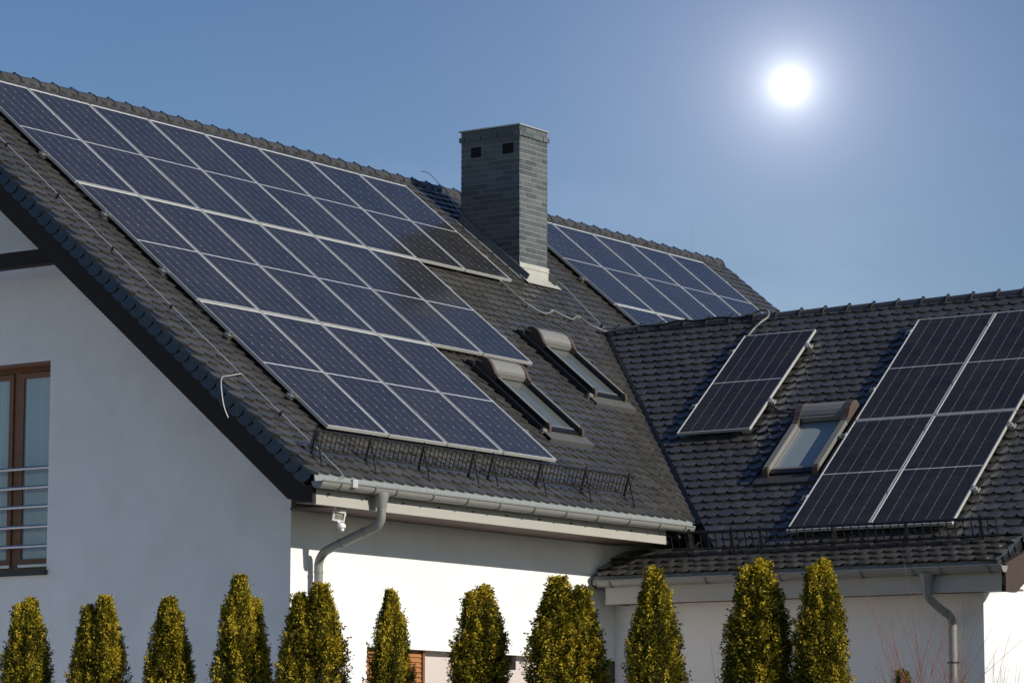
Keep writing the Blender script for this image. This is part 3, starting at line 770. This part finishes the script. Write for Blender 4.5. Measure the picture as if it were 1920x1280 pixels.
for r, n in rowsA:
    for k in range(n):
        if r == 0 and k == n-1: lab = 'blue solar panel at the right end of the top row, next to the chimney'
        elif k == n-1: lab = 'blue solar panel at the right end of the %s row on the main roof' % rown[r]
        else: lab = 'blue solar panel, %s from the left in the %s row of the large array' % (ordw[k], rown[r])
        panel(FA, A0x+k*(PW+PGX), A0v+r*(PH+PGY), PHT, PMA, lab, 'blue solar panels left of the chimney')
for k in range(5):
    panel(FA, A2x+k*(PW+PGX), A2v, PHT, PMA, '%s blue panel right of the chimney in the upper row, counted from the chimney' % ordw[k], 'blue solar panels right of the chimney')
for k in range(2):
    panel(FA, A2x+k*(PW+PGX), A2v+PH+PGY, PHT, PMA, 'lower blue solar panel right of the chimney cut off by the wing ridge, %s one' % ('left' if k == 0 else 'right'), 'blue solar panels right of the chimney')
panel(FB, S0a, S0v, QHT, PMB, 'single black solar panel standing alone on the wing roof beside the roof window', 'black solar panels on the wing')
for r in range(2):
    for k in range(2):
        panel(FB, B0a+k*(QW+QGX), B0v+r*(QH+QGY), QHT, PMB, '%s %s black solar panel of the block of four on the wing roof' % (('upper', 'lower')[r], ('left', 'right')[k]), 'black solar panels on the wing')
# mounting rails with end brackets and mid clamps
brk = MB()
brk.box(-.02, .0, -.03, .03, -.012, .006); brk.box(-.075, -.01, -.035, .02, -.03, -.022); brk.box(-.06, -.05, -.02, .02, -.022, .004)
brk.tube([(-.04, 0, -.03), (-.04, 0, .012)], .008, 6); brk.box(-.085, -.078, -.045, .03, -.055, -.02)
brk.box(-.05, -.025, .02, .028, -.1, -.02)
BRK = brk.mesh('end_bracket', 'alu2')
brk2 = MB(); brk2.v = [(-x, y, z) for x, y, z in brk.v]; brk2.f = [tuple(reversed(q)) for q in brk.f]; BRK2 = brk2.mesh('end_bracket', 'alu2')
cl = MB(); cl.box(-.018, .018, -.025, .025, .0005, .006); cl.tube([(0, 0, .006), (0, 0, .012)], .007, 6); CLAMP = cl.mesh('mid_clamp', 'alu2')
hk = MB(); hk.box(-.015, .015, -.10, .02, -.075, -.068); hk.box(-.015, .015, .012, .02, -.07, -.04); HOOK = hk.mesh('roof_hook', 'alu2')
def rail(F, a, v, h, L, n, pw, gap, label, group):
    Mx = F @ T((a, -v, h)); g = MB(); g.box(-.03, L+.03, -.02, .02, -.075, -.0355)
    t = link('mounting_rail', g.mesh('mounting_rail', 'alu2'), None, Mx, label=label, category='mounting rail', group=group)
    link('end_bracket', BRK, t, Mx); link('end_bracket', BRK2, t, Mx @ T((L, 0, 0)))
    for k in range(1, n): link('mid_clamp', CLAMP, t, Mx @ T((k*(pw+gap)-gap/2, 0, 0)))
for r, n in rowsA:
    for j, (fr, nm) in enumerate(((.27, 'upper'), (.75, 'lower'))):
        rail(FA, A0x, A0v+r*(PH+PGY)+fr*PH, PHT, n*(PW+PGX)-PGX, n, PW, PGX, '%s aluminium rail under the %s row of the large blue array' % (nm, rown[r]), 'rails under the large array')
for fr, nm in ((.24, 'upper'), (.72, 'lower')):
    rail(FA, A2x, A2v+fr*PH, PHT, 5*(PW+PGX)-PGX, 5, PW, PGX, '%s aluminium rail under the upper row right of the chimney' % nm, 'rails right of the chimney')
rail(FA, A2x, A2v+PH+PGY+.25*PH, PHT, 2*(PW+PGX)-PGX, 2, PW, PGX, 'aluminium rail under the lower row right of the chimney', 'rails right of the chimney')
for fr, nm in ((.16, 'upper'), (.72, 'lower')):
    rail(FB, S0a, S0v+fr*QH, QHT, QW, 1, QW, QGX, '%s rail under the single black panel on the wing' % nm, 'rails on the wing')
for r in range(2):
    for fr, nm in ((.13 if r else .12, 'upper'), (.70, 'lower')):
        rail(FB, B0a, B0v+r*(QH+QGY)+fr*QH, QHT, 2*(QW+QGX)-QGX, 2, QW, QGX, '%s rail under the %s pair of black panels on the wing' % (nm, ('upper', 'lower')[r]), 'rails on the wing')

# ------------------------------------------------------------------ snow guards
def snow_guard(F, a0, a1, v, hh, brackets, label, step, group, tilt=.0, wires=True):
    t = thing('snow_guard', label, 'snow guard', F @ T(((a0+a1)/2, -v, 0)), group)
    g = MB(F); lean = .42; P = lambda a, h, o=0: (a, -v+lean*h+o, h+.02)
    top, bot = hh+.065, .075
    q = 1.1 if step < .08 else 1.8; g.tube([P(a0, top), P(a1, top)], .009*q, 6); g.tube([P(a0, bot), P(a1, bot)], .006*q, 6)
    n = int((a1-a0)/step)
    for k in range(n+1): a = a0+.01+k*step; g.tube([P(a, bot), P(a, top)], .0058 if step < .08 else .0072, 5)
    obj('grille', g, 'guard', t)
    for a in brackets:
        b = MB(F)
        b.prism([P(a-.004*q, top+.02, .012), P(a-.004*q, top+.02, .036), P(a-.004*q, .0, .040), P(a-.004*q, .0, .010)], (.010*q*q, 0, 0))
        b.prism([P(a+.006, top-.02, .03), P(a+.006, top-.02, .045), (a+.006, -v-.135, .04), (a+.006, -v-.155, .04)], (.008, 0, 0))
        b.box(a-.016, a+.016, -v-.17, -v+.25, .0395, .045)
        obj('bracket', b, 'guard', t)
snow_guard(FA, 24.46, 27.32, 7.80, .20, (24.53, 25.42, 26.34, 27.24), 'left snow guard grille on the main roof, just below the bottom solar panels', .076, 'snow guards')
snow_guard(FA, 27.40, 30.40, 7.80, .20, (27.60, 28.52, 29.42, 30.32), 'right snow guard grille on the main roof, ending before the valley', .076, 'snow guards')
snow_guard(FB, -19.00, -17.95, 5.27, .19, (-18.76, -18.20), 'short snow guard grille at the left end of the wing roof', .098, 'snow guards')
snow_guard(FB, -17.93, -14.88, 5.27, .19, (-17.83, -16.90, -15.99, -15.08), 'long snow guard grille on the wing roof below the black solar panels', .098, 'snow guards')

# ------------------------------------------------------------------ lightning conductor, conduit, cables
def cable(name, label, cat, pts, r, m, clips=(), cm='guard', n=6):
    mb = MB(); mb.tube(bez(pts, n), r, 8); o = obj(name, mb, m, smooth=True, label=label, category=cat)
    for c in clips:
        b = MB(); p = Vector(c[0]); q = Vector(c[1]); b.tube([p, q], .008, 6); d = (q-p).normalized(); b.tube([q-d*.02, q+d*.012], .018, 6); obj('clip', b, cm, o)
    return o
cp_ = [(24.66, v) for v in (.3, 1.87, 3.2, 4.13, 5.33, 6.43, 7.0, 8.06)]
cable('lightning_wire', 'thin silver lightning wire running down the tiles beside the left gable edge', 'wire', [A(24.66, .0, .14)]+[A(x, v, .085) for x, v in cp_]+[A(24.66, 8.14, .03)], .005, 'wire',
      [(A(24.66, v, .02), A(24.66, v, .085)) for v in (1.1, 2.1, 3.1, 4.13, 5.2, 6.4, 7.1)], n=3)
b = MB(); b.tube([A(24.64, 6.40, .085), A(24.67, 6.44, .085)], .010, 8); obj('connector', b, 'clay', bpy.data.objects['lightning_wire'])
b = MB(); c0 = A(24.66, 8.06, .085); b.box(c0.x-.01, c0.x+.07, 18.80, 18.83, 4.42, 4.50); obj('gutter_clamp', b, 'wire', bpy.data.objects['lightning_wire'])
pA_ = A(24.66, 6.42, .09)
cable('hook_rod', 'bent pale rod curling over the gable edge below the wire', 'rod', [pA_, (24.40, 20.22, 5.60), (24.22, 20.13, 5.565), (24.15, 20.09, 5.50), (24.13, 20.06, 5.38), (24.13, 20.03, 5.25), (24.16, 20.0, 5.14)], .006, 'wire')
cable('lightning_wire', 'thin wire from the chimney foot down to the wing ridge', 'wire', [(35.02, 23.9, 7.4+1.1), A(35.16, 2.35, .10), A(35.12, 2.9, .09), A(35.06, 3.45, .07)], .005, 'wire', [(A(35.16, 2.35, .02), A(35.16, 2.35, .10)), (A(35.06, 3.4, .02), A(35.06, 3.4, .08))], n=3)
cable('lightning_wire', 'short wire from the main ridge down to the left chimney face', 'wire', [(34.55, 25.22, 9.86), (34.62, 25.15, 9.85), (34.6, 24.9, 9.62), A(34.33, 1.12, .12)], .005, 'wire', n=4)
cable('cable_conduit', 'grey conduit snaking from the top solar row to the wing ridge', 'conduit',
      [A(33.35, 2.50, .06), A(33.42, 2.70, .08), A(33.40, 3.0, .08), A(33.45, 3.27, .08), A(33.62, 3.42, .08), A(33.85, 3.36, .08), A(34.0, 3.28, .08), A(34.12, 3.34, .08), A(34.30, 3.42, .08), A(34.48, 3.34, .08), A(34.62, 3.29, .08), A(34.66, 3.45, .08), A(34.78, 3.58, .10), B(22.40, .12, 0.085), B(22.1, .12, 0.095), B(21.9, .10, 0.105)], .014, 'cableg',
      [(A(x, v, .02), A(x, v, .08)) for x, v in ((33.42, 2.74), (33.46, 3.28), (33.98, 3.29), (34.62, 3.30))], 'wire')
cable('power_cable', 'black cable lying along the ridge of the wing', 'cable',
      [B(21.9, .10, 0.105), B(21.6, .10, 0.090), B(21.3, .06, 0.105), B(21.0, .09, 0.095), B(20.7, .07, 0.105), B(20.4, .10, 0.085), B(20.25, .06, 0.095)], .014, 'cableb')
cable('cable_conduit', 'grey conduit loop bending down from the wing ridge to the single black panel', 'conduit',
      [B(20.25, .06, 0.095), B(20.12, .02, 0.115), B(19.98, .04, 0.125), B(19.92, .16, 0.105), B(19.96, .32, 0.120), B(20.02, .45, 0.100), B(20.03, .65, 0.100)], .014, 'cableg')
cable('power_cable', 'short black cable from the single panel to the wing roof window', 'cable', [B(19.02, 2.25, .10), B(18.8, 2.38, .05), B(18.6, 2.42, .05), B(18.42, 2.42, .10)], .014, 'cableb')
for i, (a0_, v0_) in enumerate(RWA):
    cable('power_cable', 'black cable loop at the shutter box of the %s roof window' % ('upper' if i == 0 else 'lower'), 'cable', [A(a0_+.02, v0_+.1, .16), A(a0_-.08, v0_+.02, .15), A(a0_-.12, v0_+.08, .08), A(a0_-.06, v0_+.12, .03)], .010, 'cableb')
cable('lightning_rod', 'thin lightning rod standing behind the chimney', 'rod', [(34.62, 24.39, 10.3), (34.62, 24.39, 10.80)], .001, 'rod')
cable('lightning_rod', 'thin lightning rod at the right end of the main ridge', 'rod', [(41.83, 25.25, 9.7), (41.83, 25.25, 10.15)], .0014, 'rod')

# ------------------------------------------------------------------ flood light
L = thing('flood_light', 'small white flood light with motion sensor under the eave corner', 'lamp', T((24.84, 19.15, 4.15)))
s = MB(); s.tube([(24.86, 19.16, 4.262), (24.86, 19.16, 4.20)], .02, 10); s.box(24.86, 24.96, 19.12, 19.19, 4.175, 4.245); obj('mount', s, 'whitepl', L)
Fl = T((24.815, 19.10, 4.16)) @ Euler((R(12), R(8), R(-42))).to_matrix().to_4x4()
s = MB(Fl); s.box(-.062, .062, -.0, .05, -.05, .05); s.box(-.062, -.048, -.014, 0, -.05, .05); s.box(.048, .062, -.014, 0, -.05, .05); s.box(-.048, .048, -.014, 0, .036, .05); s.box(-.048, .048, -.014, 0, -.05, -.036); obj('lamp_housing', s, 'whitepl', L)
s = MB(Fl); s.add([(-.048, -.002, -.036), (.048, -.002, -.036), (.048, -.002, .036), (-.048, -.002, .036), (0, -.008, -.012)], [(0, 1, 4), (1, 2, 4), (2, 3, 4), (3, 0, 4)]); obj('lamp_glass', s, 'lens', L)
s = MB(); s.tube([(24.80, 19.10, 4.11), (24.80, 19.09, 4.085)], .012, 8); s.tube([(24.775, 19.08, 4.07), (24.79, 19.075, 4.068), (24.83, 19.06, 4.06), (24.85, 19.055, 4.055)], [.018, .032, .032, .020], 12); s.tube([(24.81, 19.07, 4.035), (24.83, 19.06, 4.015)], .018, 10)
obj('motion_sensor', s, 'whitepl', L, smooth=True)

# ------------------------------------------------------------------ thuja trees
def sprays(mb, c, dirn, size, r_):
    # one flat fan of scaly leaves: a stem with narrow lobes left and right
    d = dirn.normalized(); s = d.cross(Vector((r_.uniform(-1, 1), r_.uniform(-1, 1), r_.uniform(-.3, .3))))
    if s.length < .05: s = d.orthogonal()
    s.normalize(); n = d.cross(s)
    vs_ = []; fs = []
    for (u, ang, ln) in ((0, 0, 1.0), (.15, .65, .68), (.25, -.6, .62)):
        ang += r_.uniform(-.2, .2); dd = d*math.cos(ang)+s*math.sin(ang)+n*r_.uniform(-.25, .25)
        ss = s*math.cos(ang)-d*math.sin(ang); p = c+d*(u*size); l = size*ln*r_.uniform(.8, 1.2); wd = size*.17
        k = len(vs_); vs_ += [p, p+dd*l*.5+ss*wd, p+dd*l, p+dd*l*.5-ss*wd]; fs.append((k, k+1, k+2, k+3))
    mb.add([tuple(v) for v in vs_], fs)
def thuja_mesh(seed, Hh, tips, rad):
    """tips: list of (dx, dy, height fraction, radius factor)"""
    r_ = random.Random(seed); lf = MB(); tip = MB(); core = MB()
    for (dx, dy, hf, rf) in tips:
        top = Hh*hf
        def rr(z):
            t = (top-z)
            return rad*rf*1.13*(1-math.exp(-max(t-.02, 0)/.42))*(1 if z > .5 else .6+.8*z)
        # inner mass
        rings = 16; seg = 14; vs_ = []
        for i in range(rings+1):
            z = .12+(top-.22)*i/rings
            for k in range(seg):
                a = 2*math.pi*k/seg; q = rr(z)*.60*(1+.25*noise.noise(Vector((math.cos(a)*2+seed, math.sin(a)*2, z*3))))
                vs_.append((dx*min(1, z/1.5)+q*math.cos(a), dy*min(1, z/1.5)+q*math.sin(a), z))
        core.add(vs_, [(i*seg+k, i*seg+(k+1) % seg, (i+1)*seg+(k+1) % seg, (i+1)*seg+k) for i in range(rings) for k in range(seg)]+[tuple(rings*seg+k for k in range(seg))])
        # branchlets: little upright plumes, each carrying sprays
        npl = int(1050*rf)
        for i in range(npl):
            z = top-.02-(r_.random()**1.05)*1.05 if r_.random() < .8 else r_.uniform(.15, top-1.0)
            if z < .15: continue
            a = r_.uniform(0, 2*math.pi); q = rr(z)
            nz = noise.noise(Vector((math.cos(a)*2.4+seed*3.1, math.sin(a)*2.4, z*2.6))); lump = 1+.42*nz
            q *= lump*r_.uniform(.62, 1.03)
            pl = r_.uniform(.11, .22)*(1 if z < top-.25 else .7); lean = r_.uniform(.12, .6)
            ax = Vector((math.cos(a)*lean, math.sin(a)*lean, 1)).normalized(); q = max(0, q-pl*ax.length*lean*.5)
            b = Vector((dx*min(1, z/1.5)+q*math.cos(a), dy*min(1, z/1.5)+q*math.sin(a), z-pl*.9))
            m = 44 if z > top-1.05 else 16; sun_gold = r_.random() < .30+.9*nz+.4*math.exp(-(top-z)/.18)  # outward lumps and tops get the painted sunlit gold
            for j in range(m):
                u = j/m; c = b+ax*(pl*u)+Vector((r_.gauss(0, .021), r_.gauss(0, .021), r_.gauss(0, .012)))*(1.35-1.1*u)
                dd = ax+Vector((r_.gauss(0, .42), r_.gauss(0, .42), r_.gauss(0, .25)))+Vector((math.cos(a), math.sin(a), 0))*.2
                mbx = tip if r_.random() < ((.55+.5*u) if sun_gold else .03) else lf
                sprays(mbx, c, dd, r_.uniform(.012, .025)*(1 if m > 20 else 1.7), r_)
        # leading shoots
        for i in range(9):
            a = r_.uniform(0, 6.28); q = r_.uniform(0, .05); h0 = top-.19-r_.uniform(0, .10)
            ln = (.21 if i == 0 else r_.uniform(.09, .15))
            b = Vector((dx+q*math.cos(a), dy+q*math.sin(a), h0)); ax = Vector((math.cos(a)*.15, math.sin(a)*.15, 1)).normalized()
            for j in range(34):
                u = j/34; sprays(tip if r_.random() < .75 else lf, b+ax*ln*u+Vector((r_.gauss(0, .012), r_.gauss(0, .012), 0))*(1.35-1.15*u), ax+Vector((r_.gauss(0, .35), r_.gauss(0, .35), 0)), r_.uniform(.014, .026)*(1.1-.4*u), r_)
    tr = MB()
    for (dx, dy, hf, rf) in tips:
        tr.tube([(0, 0, 0), (dx*.5, dy*.5, .8), (dx, dy, 1.5), (dx, dy, Hh*hf-.12)], [.05, .04, .03, .006], 8)
    return lf.mesh('foliage', 'leaf'), tip.mesh('sunlit_tips', 'leafsun'), core.mesh('inner_crown', 'inner', True), tr.mesh('trunk', 'bark', True)
def px_to(pxx, D):
    t = (pxx-960)/FPX; f2 = Vector((cy, sy, 0)); return f2*D+RT0*(t*D/ cp)
# (pixel column, depth, top height, half width, tips) -> stand in a slightly curved row in front of the house
TH = [(19.33, 18.14, 3.08, 0.244, [(-.05, .0, 1, .95), (.10, .05, .965, .8)], 'with two blunt sunlit-gold tips at the left edge of the picture'),
      (19.54, 17.50, 3.09, 0.251, [(-.08, .0, 1, .9), (.09, .0, .985, .92)], 'second from the left, in front of the shaded gable wall'),
      (19.71, 16.91, 3.07, 0.266, [(0, 0, 1, 1)], 'third from the left with a single blunt tip'),
      (19.90, 16.30, 3.24, 0.247, [(0, 0, 1, 1), (.12, .03, .93, .75)], 'fourth from the left with a thin pointed leader'),
      (20.09, 15.69, 3.16, 0.293, [(-.11, 0, .985, .8), (.06, .0, 1, .95)], 'covering the foot of the left downpipe'),
      (20.28, 15.08, 3.10, 0.218, [(0, 0, 1, 1)], 'slim and single tipped in front of the orange brown shutter'),
      (20.52, 14.38, 3.12, 0.284, [(-.07, 0, 1, .95), (.10, .0, .985, .9)], 'right of the shutter in front of the sunlit wall'),
      (20.74, 13.73, 3.18, 0.328, [(-.12, 0, 1, .92), (.10, 0, .95, .9)], 'broad with one tall and one low tip below the valley end'),
      (20.99, 13.02, 3.24, 0.276, [(-.03, 0, 1, 1), (.07, .1, .97, .8)], 'in front of the left end of the wing fascia'),
      (21.27, 12.28, 3.29, 0.311, [(-.09, 0, 1, .95), (.07, 0, .99, .95)], 'tall and broad with twin tips in front of the wing gutter'),
      (21.38, 11.78, 3.28, 0.247, [(-.09, 0, 1, .9), (.08, 0, .96, .9)], 'rightmost of the row with twin sunlit-gold tips')]
TSH = [[(0, 0, 1, 1)], [(-.02, 0, 1, .95), (.09, .03, .945, .7)], [(-.05, 0, .985, .72), (.035, .0, 1, .92)], [(-.10, .02, .975, .72), (.03, 0, 1, .92)], [(.0, .02, 1, .95), (.03, -.05, .96, .7)]]
TVAR = [(2, 0), (3, 0), (4, .5), (1, 0), (3, .15), (0, 0), (2, .3), (3, math.pi), (4, 2.2), (2, -.2), (2, .25)]
TM = {}
for i, (x, y, hh, rad, tips, lab) in enumerate(TH):
    t = thing('thuja_tree', 'columnar green and sunlit-gold thuja '+lab, 'thuja', T((x, y, 0)), 'thujas in a row in front of the house')
    var, flip = TVAR[i]
    if var not in TM: TM[var] = thuja_mesh(11+var, 3.2, TSH[var], .205)
    ms = TM[var]
    # the twin tips stand side by side along the row
    Mx = T((x, y, 0)) @ Euler((0, 0, math.atan2(RT0.y, RT0.x)+flip)).to_matrix().to_4x4() @ Matrix.Diagonal((rad/.242, rad/.242, hh/3.2, 1))
    cr = link('crown', ms[0], t, Mx); link('sunlit_tips', ms[1], cr, Mx); link('inner_crown', ms[2], cr, Mx); link('trunk', ms[3], t, Mx)

# ------------------------------------------------------------------ bare shrubs and trees
def bare(mb, p, d, ln, r, depth, r_, spread=.45, kids=3):
    pts = [p]; dd = d.copy()
    for k in range(4):
        dd = (dd+Vector((r_.gauss(0, .07), r_.gauss(0, .07), .03))).normalized(); pts.append(pts[-1]+dd*ln/4)
    mb.tube(pts, [r*(1-.6*k/4) for k in range(5)], 5, False)
    if depth == 0: return
    for k in range(kids):
        u = r_.uniform(.35, 1); i = min(3, int(u*4)); q = pts[i].lerp(pts[i+1], u*4-i) if u < 1 else pts[4]
        nd = (dd+Vector((r_.gauss(0, spread), r_.gauss(0, spread), r_.uniform(-.05, .4)))).normalized()
        bare(mb, q, nd, ln*r_.uniform(.5, .8), r*.55, depth-1, r_, spread, kids)
def shrub(x, y, h, n, label, seed, name='bare_shrub', m='twig', r=.009, dep=2, spread=.3):
    r_ = random.Random(seed); mb = MB()
    for k in range(n):
        d = Vector((r_.gauss(0, .13), r_.gauss(0, .13), 1)).normalized()
        bare(mb, Vector((x+r_.gauss(0, .06), y+r_.gauss(0, .06), 0)), d, h*r_.uniform(.45, .75), r, dep, r_, spread, 3)
    return obj(name, mb, m, label=label, category='shrub')
shrub(22.9, 12.0, 2.4, 20, 'bare reddish shrub in front of the wing wall, right of the last thuja', 5)
shrub(23.4, 11.55, 2.3, 16, 'bare reddish shrub below the right downpipe', 8)
shrub(21.3, 12.75, 2.1, 6, 'bare reddish shrub between the ninth and tenth thujas', 12)
# small thuja behind the shrub
t = thing('thuja_tree', 'small dark thuja almost hidden low behind the bare twigs', 'thuja', T((24.6, 12.75, 0)))
ms = thuja_mesh(77, 2.55, [(0, 0, 1, 1)], .11)
Mx = T((24.6, 12.75, 0)); cr = link('crown', ms[0], t, Mx); link('inner_crown', ms[2], cr, Mx); link('trunk', ms[3], t, Mx)
# the tree whose shadow falls on the wing's gable wall
def tree(x, y, h, label, seed, n=1):
    r_ = random.Random(seed); t = thing('bare_tree', label, 'tree', T((x, y, 0)))
    tr = MB(); tr.tube([(x, y, 0), (x+.03, y, h*.15), (x, y+.02, h*.35)], [.07, .055, .04], 10); obj('trunk', tr, 'bark', t)
    cr = MB()
    for k in range(7): bare(cr, Vector((x, y+.0, h*(.15+.03*k))), Vector((r_.gauss(0, .32), r_.gauss(0, .32), 1)).normalized(), h*r_.uniform(.28, .42), .022, 3, r_, .38, 4)
    obj('crown', cr, 'bark', t)
tree(31.35, 12.7, 4.3, 'young bare tree beside the wing gable, outside the picture', 21)
tree(17.6, 28.9, 6.0, 'bare tree left of the house that mirrors in the window', 22)
